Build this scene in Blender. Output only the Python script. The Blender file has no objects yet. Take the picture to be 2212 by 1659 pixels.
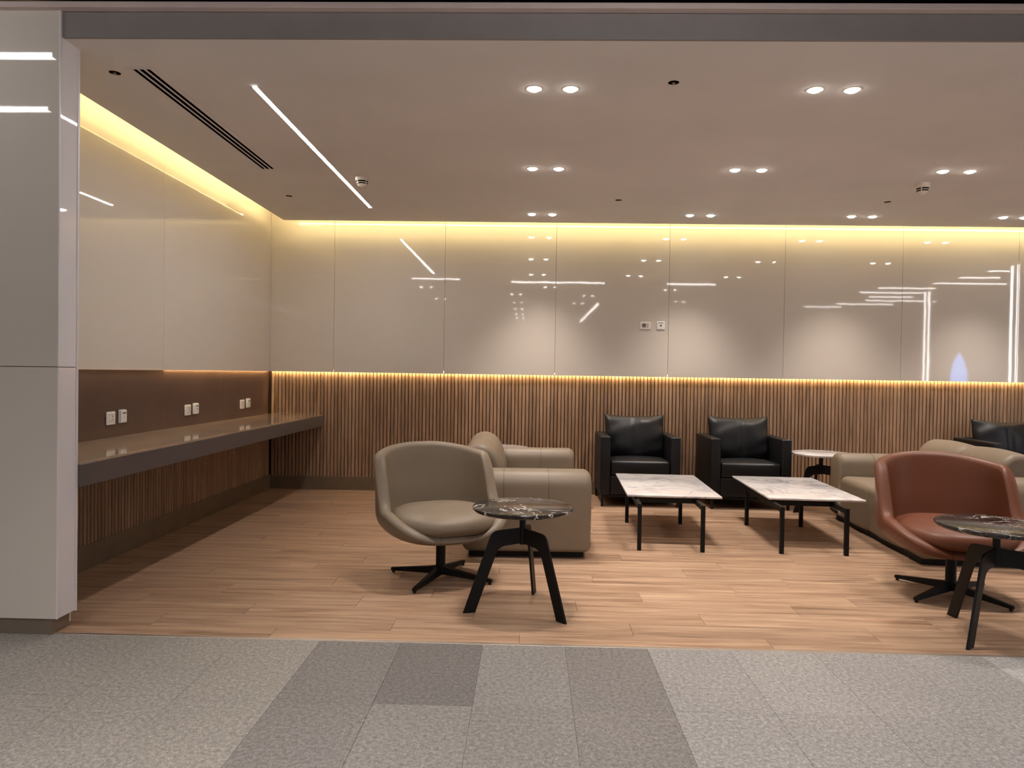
import bpy, bmesh, math, random
from mathutils import Vector, Matrix

random.seed(7)
PI = math.pi
scene = bpy.context.scene
COL = scene.collection

# ------------------------------------------------------------------ camera
F_PX, CX, CY = 1544.435, 1106.0, 829.5
EYE = 1.30
roll = math.radians(0.8864)
yc = Vector((1143.937 - CX, CY - 806.93, -F_PX)).normalized()
ax, ay = math.cos(roll), -math.sin(roll)
xc = Vector((ax, ay, -(yc.x * ax + yc.y * ay) / yc.z)).normalized()
zc = xc.cross(yc)
cam_data = bpy.data.cameras.new('camera')
cam_data.sensor_fit = 'HORIZONTAL'
cam_data.sensor_width = 36.0
cam_data.lens = F_PX / 2212.0 * 36.0
cam_data.clip_start, cam_data.clip_end = 0.05, 100
cam = bpy.data.objects.new('camera', cam_data)
COL.objects.link(cam)
cam.matrix_world = Matrix(((xc.x, xc.y, xc.z, 0), (yc.x, yc.y, yc.z, 0), (zc.x, zc.y, zc.z, EYE), (0, 0, 0, 1)))
scene.camera = cam

# ------------------------------------------------------------------ world, exposure
world = bpy.data.worlds.new('world')
scene.world = world
world.use_nodes = True
world.node_tree.nodes['Background'].inputs[0].default_value = (1.0, 0.97, 0.95, 1)
world.node_tree.nodes['Background'].inputs[1].default_value = 0.02
vs = scene.view_settings
vs.view_transform = 'Standard'
vs.look = 'None'
vs.exposure = 0.0
vs.gamma = 1.0
vs.use_curve_mapping = False
try:
    scene.cycles.use_denoising = True
    scene.cycles.max_bounces = 8
    scene.cycles.diffuse_bounces = 5
    scene.cycles.sample_clamp_indirect = 6.0
except Exception:
    pass

# light levels (all of them fixtures of the place)
P_SPOT = 84.0          # each room downlight, watts
C_SPOT = (1.0, 0.89, 0.80)
E_LENS = 40.0          # glow of a downlight lens
E_LINE = 95.0          # linear ceiling light of the room
E_COVE = 40.0          # warm cove strip
C_COVE = (1.0, 0.80, 0.38)
E_UNDER = 70.0         # warm strip under the wall panels
E_HALL = 24.0          # linear lights of the hall
P_HALL = 150.0         # downlights of the hall

# ------------------------------------------------------------------ main dimensions (metres, room axes)
XL, YB = -2.82, 7.70          # faces of the glossy wall panels, left and back
ZC = 2.878                    # lounge ceiling
ZP = 1.283                    # bottom edge of the glossy panels
YT = 3.41                     # threshold between stone and wood
XR = 6.6                      # end of the lounge to the right
XH0, XH1, YH, ZH = -7.5, 14.0, -11.0, 3.09   # hall


# ------------------------------------------------------------------ material helpers
def lin(c):
    return tuple(((v / 255.0) / 12.92 if v / 255.0 <= 0.04045 else ((v / 255.0 + 0.055) / 1.055) ** 2.4) for v in c) + (1.0,)


class NT:
    def __init__(self, name):
        self.m = bpy.data.materials.new(name)
        self.m.use_nodes = True
        self.t = self.m.node_tree
        self.b = self.t.nodes['Principled BSDF']

    def n(self, kind, **kw):
        nd = self.t.nodes.new(kind)
        for k, v in kw.items():
            if k.startswith('i_'):
                nd.inputs[k[2:].replace('_', ' ')].default_value = v
            else:
                setattr(nd, k, v)
        return nd

    def l(self, a, b):
        self.t.links.new(a, b)

    def val(self, name, v):
        self.b.inputs[name].default_value = v

    def mapped(self, src, scale, rnd=False):
        """texture coordinates: 'world' position or 'object' position, scaled, optionally shifted per object"""
        if src == 'world':
            c = self.n('ShaderNodeNewGeometry').outputs['Position']
        else:
            c = self.n('ShaderNodeTexCoord').outputs['Object']
        mp = self.n('ShaderNodeMapping')
        mp.inputs['Scale'].default_value = scale
        self.l(c, mp.inputs['Vector'])
        if rnd:
            oi = self.n('ShaderNodeObjectInfo')
            mu = self.n('ShaderNodeMath', operation='MULTIPLY')
            mu.inputs[1].default_value = 37.0
            self.l(oi.outputs['Random'], mu.inputs[0])
            cb = self.n('ShaderNodeCombineXYZ')
            for k in range(3):
                self.l(mu.outputs[0], cb.inputs[k])
            self.l(cb.outputs[0], mp.inputs['Location'])
        return mp.outputs[0]

    def noise(self, vec, scale, detail=4, rough=0.55, dist=0.0):
        nd = self.n('ShaderNodeTexNoise')
        nd.inputs['Scale'].default_value = scale
        nd.inputs['Detail'].default_value = detail
        nd.inputs['Roughness'].default_value = rough
        nd.inputs['Distortion'].default_value = dist
        if vec is not None:
            self.l(vec, nd.inputs['Vector'])
        return nd.outputs['Fac']

    def ramp(self, fac, stops):
        r = self.n('ShaderNodeValToRGB')
        el = r.color_ramp.elements
        while len(el) < len(stops):
            el.new(0.5)
        for e, (p, c) in zip(el, stops):
            e.position = p
            e.color = c if len(c) == 4 else tuple(c) + (1,)
        self.l(fac, r.inputs[0])
        return r.outputs[0]

    def mix(self, fac, a, b, mode='MIX'):
        m = self.n('ShaderNodeMix', data_type='RGBA', blend_type=mode)
        for sock, v in ((m.inputs[0], fac), (m.inputs[6], a), (m.inputs[7], b)):
            if hasattr(v, 'links'):
                self.l(v, sock)
            else:
                sock.default_value = v
        return m.outputs[2]

    def vein(self, vec, scale, width, detail=5, dist=0.6):
        """thin lines where a noise field crosses its middle value"""
        f = self.noise(vec, scale, detail, 0.6, dist)
        s = self.n('ShaderNodeMath', operation='SUBTRACT')
        s.inputs[1].default_value = 0.5
        self.l(f, s.inputs[0])
        a = self.n('ShaderNodeMath', operation='ABSOLUTE')
        self.l(s.outputs[0], a.inputs[0])
        m = self.n('ShaderNodeMapRange', interpolation_type='SMOOTHSTEP')
        m.inputs['From Min'].default_value = 0.0
        m.inputs['From Max'].default_value = width
        m.inputs['To Min'].default_value = 1.0
        m.inputs['To Max'].default_value = 0.0
        self.l(a.outputs[0], m.inputs['Value'])
        return m.outputs[0]

    def mul(self, a, b):
        m = self.n('ShaderNodeMath', operation='MULTIPLY')
        for k, v in enumerate((a, b)):
            if hasattr(v, 'links'):
                self.l(v, m.inputs[k])
            else:
                m.inputs[k].default_value = v
        return m.outputs[0]

    def bump(self, fac, strength, dist=0.01):
        b = self.n('ShaderNodeBump')
        b.inputs['Strength'].default_value = strength
        b.inputs['Distance'].default_value = dist
        self.l(fac, b.inputs['Height'])
        self.l(b.outputs[0], self.b.inputs['Normal'])

    def color(self, out):
        self.l(out, self.b.inputs['Base Color'])


def plain(name, rgb, rough=0.5, metal=0.0, spec=0.5, noise_amt=0.04, scale=6.0, bump=0.0, coat=0.0):
    k = NT(name)
    c = lin(rgb)
    v = k.mapped('object', (1, 1, 1))
    f = k.noise(v, scale, 3)
    lo = tuple(x * (1 - noise_amt) for x in c[:3]) + (1,)
    hi = tuple(min(1, x * (1 + noise_amt)) for x in c[:3]) + (1,)
    k.color(k.ramp(f, [(0.3, lo), (0.7, hi)]))
    k.val('Roughness', rough)
    k.val('Metallic', metal)
    k.val('Specular IOR Level', spec)
    if coat:
        k.val('Coat Weight', coat)
        k.val('Coat Roughness', 0.03)
    if bump:
        k.bump(k.noise(v, scale * 12, 3), bump, 0.002)
    return k.m


def glow(name, rgb, strength):
    k = NT(name)
    k.val('Base Color', (0.9, 0.9, 0.9, 1))
    k.val('Emission Color', tuple(rgb) + (1,))
    k.val('Emission Strength', strength)
    return k.m


M = {}


def make_materials():
    # glossy back painted wall panels
    for nm, rgb in (('panel', (214, 206, 196)), ('panel_lit_side', (236, 233, 238))):  # second tone: hall light on the pillar's side put into its colour
        k = NT('glossy_' + nm)
        v = k.mapped('world', (1, 1, 1))
        c = lin(rgb)
        k.color(k.ramp(k.noise(v, 0.7, 2), [(0.3, tuple(x * 0.97 for x in c[:3])), (0.7, c)]))
        k.val('Roughness', 0.03)
        k.val('IOR', 1.5)
        k.bump(k.noise(v, 3.0, 2), 0.05, 0.004)
        M[nm] = k.m
    M['plaster'] = plain('white_ceiling_plaster', (216, 213, 212), 0.8, spec=0.2, scale=1.5)
    M['cove'] = plain('cove_plaster', (235, 230, 220), 0.9, spec=0.1)
    M['header'] = plain('grey_header_plaster', (140, 134, 133), 0.7, spec=0.2)
    M['trim_paint'] = plain('pale_trim_paint', (205, 188, 184), 0.6)
    M['dark_ceiling'] = plain('dark_hall_ceiling', (62, 52, 52), 0.8, spec=0.1)
    M['hall_wall'] = plain('hall_wall_paint', (150, 145, 142), 0.6)
    M['backing'] = plain('dark_backing', (62, 44, 32), 0.8, spec=0.1)
    M['baseboard'] = plain('brushed_brown_baseboard', (122, 106, 88), 0.42, metal=0.25, noise_amt=0.1)
    M['steel'] = plain('brushed_steel', (215, 206, 198), 0.42, metal=1.0)
    M['dark_steel'] = plain('brown_brushed_steel', (140, 128, 114), 0.4, metal=0.5, noise_amt=0.12)
    M['alu'] = plain('white_edge_profile', (232, 228, 232), 0.35)
    M['black_metal'] = plain('black_powder_coat', (8, 8, 9), 0.5, spec=0.3)
    M['black_plastic'] = plain('black_plastic', (12, 12, 12), 0.6)
    M['void'] = plain('black_void', (6, 5, 5), 0.9, spec=0.0)
    M['white_plastic'] = plain('white_plastic', (236, 234, 230), 0.3)
    M['grey_plastic'] = plain('grey_mark', (120, 116, 112), 0.5)
    M['smoke_plastic'] = plain('ivory_plastic', (216, 206, 194), 0.4)
    M['splash'] = plain('brown_glass', (100, 80, 71), 0.18, spec=0.5, noise_amt=0.12, scale=1.2)
    M['fascia'] = plain('counter_fascia', (92, 85, 86), 0.35, noise_amt=0.04)
    # polished brown counter stone
    k = NT('counter_stone')
    v = k.mapped('world', (1.0, 0.35, 1.0))
    f = k.noise(v, 3.0, 6, 0.6, 1.2)
    k.color(k.ramp(f, [(0.3, lin((146, 128, 110))), (0.55, lin((176, 157, 136))), (0.75, lin((202, 182, 158)))]))
    k.val('Roughness', 0.06)
    M['counter'] = k.m
    # leathers
    for nm, rgb, rg, sp in (('taupe', (128, 114, 97), 0.46, 0.4), ('brown', (106, 62, 42), 0.44, 0.4), ('black', (19, 20, 24), 0.46, 0.4)):
        k = NT(nm + '_leather')
        v = k.mapped('object', (1, 1, 1))
        c = lin(rgb)
        f = k.noise(v, 5.0, 4)
        k.color(k.ramp(f, [(0.25, tuple(x * 0.93 for x in c[:3])), (0.75, tuple(min(1, x * 1.07) for x in c[:3]))]))
        k.val('Roughness', rg)
        k.val('Specular IOR Level', sp)
        vo = k.n('ShaderNodeTexVoronoi')
        vo.inputs['Scale'].default_value = 420.0
        k.l(v, vo.inputs['Vector'])
        k.bump(vo.outputs['Distance'], 0.08, 0.001)
        M[nm] = k.m
        M[nm + '_seam'] = plain(nm + '_stitching', tuple(int(x * 0.62) for x in rgb), 0.7, spec=0.2)
    # wood floor planks, grain along X
    k = NT('oak_plank')
    v = k.mapped('object', (0.55, 9.5, 1.0), rnd=True)
    g1 = k.noise(v, 2.4, 6, 0.66, 0.6)
    v2 = k.mapped('object', (1.6, 42.0, 1.0), rnd=True)
    g2 = k.noise(v2, 2.0, 4, 0.6)
    base = k.ramp(g1, [(0.28, lin((112, 88, 70))), (0.40, lin((156, 126, 103))), (0.54, lin((182, 152, 127))), (0.72, lin((206, 179, 152)))])
    fine = k.ramp(g2, [(0.3, (0.78, 0.76, 0.74)), (0.6, (1, 1, 1))])
    c = k.mix(0.6, base, fine, 'MULTIPLY')
    oi = k.n('ShaderNodeObjectInfo')
    tint = k.ramp(oi.outputs['Random'], [(0.0, (0.9, 0.89, 0.88)), (1.0, (1.06, 1.04, 1.02))])
    k.color(k.mix(1.0, c, tint, 'MULTIPLY'))
    k.val('Roughness', 0.34)
    k.val('Specular IOR Level', 0.4)
    k.bump(g2, 0.05, 0.001)
    M['plank'] = k.m
    # wall slats, grain along Z
    k = NT('walnut_slat')
    v = k.mapped('world', (11.0, 11.0, 0.9), rnd=True)
    g1 = k.noise(v, 3.0, 5, 0.6, 0.4)
    v2 = k.mapped('world', (70.0, 70.0, 3.0), rnd=True)
    g2 = k.noise(v2, 2.0, 3)
    base = k.ramp(g1, [(0.25, lin((132, 104, 82))), (0.5, lin((163, 133, 108))), (0.75, lin((182, 153, 128)))])
    fine = k.ramp(g2, [(0.3, (0.8, 0.78, 0.76)), (0.6, (1, 1, 1))])
    c = k.mix(0.6, base, fine, 'MULTIPLY')
    oi = k.n('ShaderNodeObjectInfo')
    tint = k.ramp(oi.outputs['Random'], [(0.0, (0.80, 0.78, 0.77)), (0.5, (0.95, 0.94, 0.93)), (1.0, (1.10, 1.09, 1.08))])
    k.color(k.mix(1.0, c, tint, 'MULTIPLY'))
    k.val('Roughness', 0.5)
    k.val('Specular IOR Level', 0.3)
    M['slat'] = k.m
    # flamed granite, tinted per tile by the object colour
    k = NT('granite')
    v = k.mapped('world', (1, 1, 1))
    s1 = k.noise(v, 58.0, 3, 0.7)
    s2 = k.noise(v, 130.0, 2, 0.7)
    s3 = k.noise(v, 1.1, 3)
    a = k.ramp(s1, [(0.32, (0.64, 0.63, 0.62)), (0.5, (0.96, 0.95, 0.94)), (0.68, (1.30, 1.29, 1.27))])
    b = k.ramp(s2, [(0.3, (0.72, 0.72, 0.72)), (0.6, (1.0, 1.0, 1.0)), (0.70, (1.6, 1.59, 1.57))])
    c = k.mix(1.0, a, b, 'MULTIPLY')
    oi = k.n('ShaderNodeObjectInfo')
    c = k.mix(1.0, c, oi.outputs['Color'], 'MULTIPLY')
    c = k.mix(1.0, c, k.ramp(s3, [(0.3, (0.92, 0.92, 0.92)), (0.7, (1.06, 1.05, 1.03))]), 'MULTIPLY')
    k.color(c)
    k.val('Roughness', 0.5)
    k.val('Specular IOR Level', 0.35)
    k.bump(s1, 0.12, 0.002)
    M['granite'] = k.m
    # marbles
    k = NT('black_marble')
    v = k.mapped('object', (1, 1, 1), rnd=True)
    v1 = k.vein(v, 4.0, 0.020, 4, 1.4)
    msk = k.ramp(k.noise(v, 3.1, 2), [(0.42, (0, 0, 0)), (0.55, (1, 1, 1))])
    v2 = k.vein(v, 11.0, 0.016, 5, 1.0)
    base = k.ramp(k.noise(v, 7.0, 5), [(0.3, lin((28, 26, 26))), (0.7, lin((52, 48, 47)))])
    c = k.mix(k.mul(v2, 0.28), base, lin((170, 158, 148)))
    c = k.mix(k.mul(v1, msk), c, lin((236, 228, 220)))
    k.color(c)
    k.val('Roughness', 0.16)
    k.val('Specular IOR Level', 0.3)
    M['black_marble'] = k.m
    k = NT('white_marble')
    v = k.mapped('object', (1, 1, 1), rnd=True)
    base = k.ramp(k.noise(v, 3.6, 6, 0.6, 0.8), [(0.32, lin((190, 186, 190))), (0.5, lin((222, 218, 217))), (0.68, lin((238, 234, 231)))])
    v1 = k.vein(v, 2.2, 0.014, 5, 0.8)
    msk = k.ramp(k.noise(v, 2.0, 2), [(0.42, (0, 0, 0)), (0.6, (1, 1, 1))])
    k.color(k.mix(k.mul(k.mul(v1, msk), 0.75), base, lin((132, 132, 140))))
    k.val('Roughness', 0.12)
    M['white_marble'] = k.m
    # things that give off light
    M['lens'] = glow('downlight_lens', (1.0, 0.93, 0.84), E_LENS)
    M['line'] = glow('linear_light_diffuser', (1.0, 0.93, 0.88), E_LINE)
    M['cove_led'] = glow('warm_cove_strip', C_COVE, E_COVE)
    M['under_led'] = glow('warm_under_strip', (1.0, 0.74, 0.36), E_UNDER)
    M['hall_line'] = glow('hall_linear_diffuser', (1.0, 0.95, 0.92), E_HALL)
    M['hall_lens'] = glow('hall_downlight_lens', (1.0, 0.95, 0.92), E_LENS)
    M['blue_screen'] = glow('blue_screen_glow', (0.15, 0.4, 1.0), 12.0)


make_materials()


# ------------------------------------------------------------------ geometry helpers
def link(name, bm, mat, parent=None, smooth=False, loc=None):
    me = bpy.data.meshes.new(name)
    bmesh.ops.recalc_face_normals(bm, faces=bm.faces)
    bm.to_mesh(me)
    bm.free()
    if smooth:
        for p in me.polygons:
            p.use_smooth = True
        if smooth != 'all':
            me.set_sharp_from_angle(angle=math.radians(50))
    me.materials.append(M[mat])
    return place(name, me, parent, loc)


def place(name, me, parent=None, loc=None, rotz=0.0):
    o = bpy.data.objects.new(name, me)
    COL.objects.link(o)
    if loc is not None:
        o.location = loc
    if rotz:
        o.rotation_euler = (0, 0, rotz)
    if parent is not None:
        o.parent = parent
    return o


def empty(name, label, cat, loc=(0, 0, 0), rotz=0.0, group=None):
    o = bpy.data.objects.new(name, None)
    COL.objects.link(o)
    o.empty_display_size = 0.1
    o.location = loc
    o.rotation_euler = (0, 0, rotz)
    tag(o, label, cat, group)
    return o


def tag(o, label, cat, group=None):
    o['label'] = label
    o['category'] = cat
    if group:
        o['group'] = group
    return o


def structure(o, label=None):
    o['kind'] = 'structure'
    if label:
        o['label'] = label
    return o


def copy_tree(src, parent=None):
    c = src.copy()
    COL.objects.link(c)
    c.parent = parent
    for ch in [x for x in bpy.data.objects if x.parent == src]:
        copy_tree(ch, c)
    return c


def box(bm, x0, x1, y0, y1, z0, z1, bev=0.0, seg=2):
    vs_ = [bm.verts.new((x, y, z)) for z in (z0, z1) for (x, y) in ((x0, y0), (x1, y0), (x1, y1), (x0, y1))]
    fs = [(3, 2, 1, 0), (4, 5, 6, 7), (0, 1, 5, 4), (1, 2, 6, 5), (2, 3, 7, 6), (3, 0, 4, 7)]
    faces = [bm.faces.new([vs_[i] for i in f]) for f in fs]
    if bev:
        ed = list({e for f in faces for e in f.edges})
        bmesh.ops.bevel(bm, geom=ed, offset=bev, segments=seg, profile=0.5, affect='EDGES')
    return bm


def B(*a, **k):
    return box(bmesh.new(), *a, **k)


def lathe(bm, prof, n=32, cx=0, cy=0):
    """prof: list of (r, z); closed surface of revolution"""
    rings = []
    for r, z in prof:
        if r < 1e-6:
            rings.append([bm.verts.new((cx, cy, z))])
        else:
            rings.append([bm.verts.new((cx + r * math.cos(2 * PI * k / n), cy + r * math.sin(2 * PI * k / n), z)) for k in range(n)])
    for a, b in zip(rings, rings[1:]):
        if len(a) == 1 and len(b) == 1:
            continue
        for k in range(n):
            q = (k + 1) % n
            if len(a) == 1:
                bm.faces.new((a[0], b[q], b[k]))
            elif len(b) == 1:
                bm.faces.new((a[k], a[q], b[0]))
            else:
                bm.faces.new((a[k], a[q], b[q], b[k]))
    return bm


def prism(bm, pts, t0, t1, frame):
    """extrude the polygon pts (2D) from t0 to t1; frame(a, b, t) -> xyz"""
    lo = [bm.verts.new(frame(a, b, t0)) for a, b in pts]
    hi = [bm.verts.new(frame(a, b, t1)) for a, b in pts]
    bm.faces.new(lo[::-1])
    bm.faces.new(hi)
    n = len(pts)
    for k in range(n):
        bm.faces.new((lo[k], lo[(k + 1) % n], hi[(k + 1) % n], hi[k]))
    return bm


def tube(bm, pts, r, n=6):
    pts = [Vector(p) for p in pts]
    rings = []
    for i, p in enumerate(pts):
        d = (pts[min(i + 1, len(pts) - 1)] - pts[max(i - 1, 0)]).normalized()
        up = Vector((0, 0, 1)) if abs(d.z) < 0.9 else Vector((1, 0, 0))
        s = d.cross(up).normalized()
        u = s.cross(d)
        rings.append([bm.verts.new(p + r * (math.cos(2 * PI * k / n) * s + math.sin(2 * PI * k / n) * u)) for k in range(n)])
    for a, b in zip(rings, rings[1:]):
        for k in range(n):
            bm.faces.new((a[k], a[(k + 1) % n], b[(k + 1) % n], b[k]))
    bm.faces.new(rings[0][::-1])
    bm.faces.new(rings[-1])
    return bm


def spline(pts, n=6, closed=True):
    """Catmull-Rom through 2D points"""
    out = []
    m = len(pts)
    for i in range(m if closed else m - 1):
        if closed:
            p = [pts[(i + k - 1) % m] for k in range(4)]
        else:
            p = [pts[max(0, min(m - 1, i + k - 1))] for k in range(4)]
        for s in range(n):
            t = s / n
            out.append(tuple(0.5 * ((2 * p[1][d]) + (-p[0][d] + p[2][d]) * t + (2 * p[0][d] - 5 * p[1][d] + 4 * p[2][d] - p[3][d]) * t * t
                             + (-p[0][d] + 3 * p[1][d] - 3 * p[2][d] + p[3][d]) * t ** 3) for d in (0, 1)))
    if not closed:
        out.append(pts[-1])
    return out


def round_poly(pts, radii, seg=6):
    """polygon corners rounded by their own radius"""
    out = []
    n = len(pts)
    for i in range(n):
        p = Vector(pts[i])
        a = (Vector(pts[i - 1]) - p)
        b = (Vector(pts[(i + 1) % n]) - p)
        r = radii[i]
        if r <= 0:
            out.append(tuple(p))
            continue
        an, bn = a.normalized(), b.normalized()
        ang = an.angle(bn)
        d = min(r / math.tan(ang / 2), a.length * 0.49, b.length * 0.49)
        r = d * math.tan(ang / 2)
        c = p + (an + bn).normalized() * (r / math.sin(ang / 2))
        s, e = p + an * d - c, p + bn * d - c
        tot = s.angle(e)
        sgn = 1 if s.x * e.y - s.y * e.x > 0 else -1
        for k in range(seg + 1):
            t = sgn * tot * k / seg
            out.append((c.x + s.x * math.cos(t) - s.y * math.sin(t), c.y + s.x * math.sin(t) + s.y * math.cos(t)))
    return out


def loft_profile(bm, prof, L, er, frame, seg=5, puff=0.0, mid=5):
    """sweep a closed convex profile along length L with ends rounded by er"""
    n = len(prof)
    area = sum(prof[i][0] * prof[(i + 1) % n][1] - prof[(i + 1) % n][0] * prof[i][1] for i in range(n))
    sg = 1 if area > 0 else -1
    nor = []
    for i in range(n):
        ax_, ay_ = prof[i - 1]
        bx_, by_ = prof[(i + 1) % n]
        tx, ty = bx_ - ax_, by_ - ay_
        ln = math.hypot(tx, ty) or 1
        nor.append((sg * ty / ln, -sg * tx / ln))
    st = []
    for k in range(seg + 1):
        a = PI / 2 * k / seg
        st.append((er * (1 - math.sin(a)), -er * (1 - math.cos(a))))
    st = [(er * (1 - math.cos(PI / 2 * k / seg)), -er * (1 - math.sin(PI / 2 * k / seg))) for k in range(seg + 1)]
    secs = list(st)
    for k in range(1, mid):
        t = er + (L - 2 * er) * k / mid
        secs.append((t, puff * math.sin(PI * k / mid)))
    secs += [(L - t, o) for t, o in reversed(st)]
    rings = [[bm.verts.new(frame(p[0] + nx * o, p[1] + ny * o, t)) for p, (nx, ny) in zip(prof, nor)] for t, o in secs]
    for a, b in zip(rings, rings[1:]):
        for k in range(n):
            bm.faces.new((a[k], a[(k + 1) % n], b[(k + 1) % n], b[k]))
    bm.faces.new(rings[0][::-1])
    bm.faces.new(rings[-1])
    return bm


def soft_box(bm, x0, x1, y0, y1, z0, z1, r, crown=0.0, fcrown=0.0, seg=4, inner=5):
    """box with round edges, its top crowned and its front (-y) bulged"""
    c = ((x0 + x1) / 2, (y0 + y1) / 2, (z0 + z1) / 2)
    s = ((x1 - x0) / 2, (y1 - y0) / 2, (z1 - z0) / 2)
    pos = []
    for d in range(3):
        a = [-s[d] + r * k / seg for k in range(seg)]
        a += [(-s[d] + r) + 2 * (s[d] - r) * k / inner for k in range(inner + 1)]
        a += [s[d] - r + r * k / seg for k in range(1, seg + 1)]
        pos.append(a)
    cache = {}

    def vert(p):
        key = tuple(round(v, 6) for v in p)
        if key in cache:
            return cache[key]
        q = [max(-(s[d] - r), min(s[d] - r, p[d])) for d in range(3)]
        dv = Vector([p[d] - q[d] for d in range(3)])
        if dv.length > 1e-9:
            dv = dv.normalized() * r
        w = [q[d] + dv[d] for d in range(3)]
        fx = 1 - (p[0] / s[0]) ** 2
        fy = 1 - (p[1] / s[1]) ** 2
        fz = 1 - (p[2] / s[2]) ** 2
        if p[2] > 0:
            w[2] += crown * fx * fy * (p[2] / s[2])
        if p[1] < 0:
            w[1] -= fcrown * fx * fz * (-p[1] / s[1])
        cache[key] = bm.verts.new((c[0] + w[0], c[1] + w[1], c[2] + w[2]))
        return cache[key]
    for d in range(3):
        u, v = (d + 1) % 3, (d + 2) % 3
        for sd in (-s[d], s[d]):
            for i in range(len(pos[u]) - 1):
                for j in range(len(pos[v]) - 1):
                    q = []
                    for a, b in ((i, j), (i + 1, j), (i + 1, j + 1), (i, j + 1)):
                        p = [0, 0, 0]
                        p[d], p[u], p[v] = sd, pos[u][a], pos[v][b]
                        q.append(vert(p))
                    try:
                        bm.faces.new(q)
                    except ValueError:
                        pass
    return bm


def pillow(bm, w, h, t, dip=0.02, side=0.01, n=18, edge=0.018, ruck=0.0, seed=0):
    """upright scatter cushion in the XZ plane (y = thickness), pointed corners, top edge dipping"""
    rnd = random.Random(seed)
    ph = [rnd.uniform(0, 6) for _ in range(4)]
    sheets = []
    for sd in (-1, 1):
        g = []
        for i in range(n + 1):
            row = []
            for j in range(n + 1):
                a, b = -1 + 2 * i / n, -1 + 2 * j / n
                a = math.sin(a * PI / 2) * 0.45 + a * 0.55
                b = math.sin(b * PI / 2) * 0.45 + b * 0.55
                x = a * w / 2 * (1 - side * 2 / w * (1 - b * b))
                z = b * h / 2 - (dip * (1 - a * a) * b if b > 0 else dip * 0.3 * (1 - a * a) * b)
                f = max(0, (1 - abs(a) ** 2.6) * (1 - abs(b) ** 2.6)) ** 0.55
                y = sd * (edge / 2 + (t - edge) / 2 * f)
                if sd < 0 and ruck:
                    y += ruck * math.sin(5 * a + 3 * b + ph[0]) * (1 - f) * f * 4 + ruck * 0.8 * math.sin(9 * b - 4 * a + ph[1]) * f * (1 - f) * 3
                    y += ruck * 2.2 * math.exp(-(a / 0.05) ** 2) * f
                row.append(bm.verts.new((x, y, z)))
            g.append(row)
        sheets.append(g)
        for i in range(n):
            for j in range(n):
                bm.faces.new((g[i][j], g[i + 1][j], g[i + 1][j + 1], g[i][j + 1]))
    A, Bq = sheets
    rim = [(i, 0) for i in range(n)] + [(n, j) for j in range(n)] + [(i, n) for i in range(n, 0, -1)] + [(0, j) for j in range(n, 0, -1)]
    m = len(rim)
    for k in range(m):
        (i, j), (p, q) = rim[k], rim[(k + 1) % m]
        bm.faces.new((A[i][j], A[p][q], Bq[p][q], Bq[i][j]))
    return bm


# ================================================================== THE SETTING
# ---- wood floor of the lounge: base and single planks
floor = structure(link('floor', B(XL - 0.1, XR, YT + 0.006, 7.80, -0.06, -0.012), 'backing'), 'light oak plank floor of the lounge')
PW, PL = 0.180, 1.22
plank_mesh = {}


def plank(x0, x1, y0, y1):
    w, d = x1 - x0, y1 - y0
    key = (round(w, 3), round(d, 3))
    if key not in plank_mesh:
        bm = B(0.0006, w - 0.0006, 0.0006, d - 0.0006, -0.012, 0.0, bev=0.0012, seg=1)
        me = bpy.data.meshes.new('plank')
        bmesh.ops.recalc_face_normals(bm, faces=bm.faces)
        bm.to_mesh(me)
        bm.free()
        me.materials.append(M['plank'])
        plank_mesh[key] = me
    place('plank', plank_mesh[key], floor, (x0, y0, 0))


ys = [YT + 0.012, 3.554]
while ys[-1] < 7.745:
    ys.append(min(ys[-1] + PW, 7.745))
offs = [0.35, 0.92, 0.1, 0.66, 1.05, 0.42, 0.8, 0.2]
for r_, (y0, y1) in enumerate(zip(ys, ys[1:])):
    if y1 - y0 < 0.02:
        continue
    x = XL - PL + (offs[r_ % 8] + 0.13 * (r_ // 8)) % PL
    while x < XR:
        a, b = max(x, XL), min(x + PL, XR)
        if b - a > 0.004:
            plank(a, b, y0, y1)
        x += PL

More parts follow.
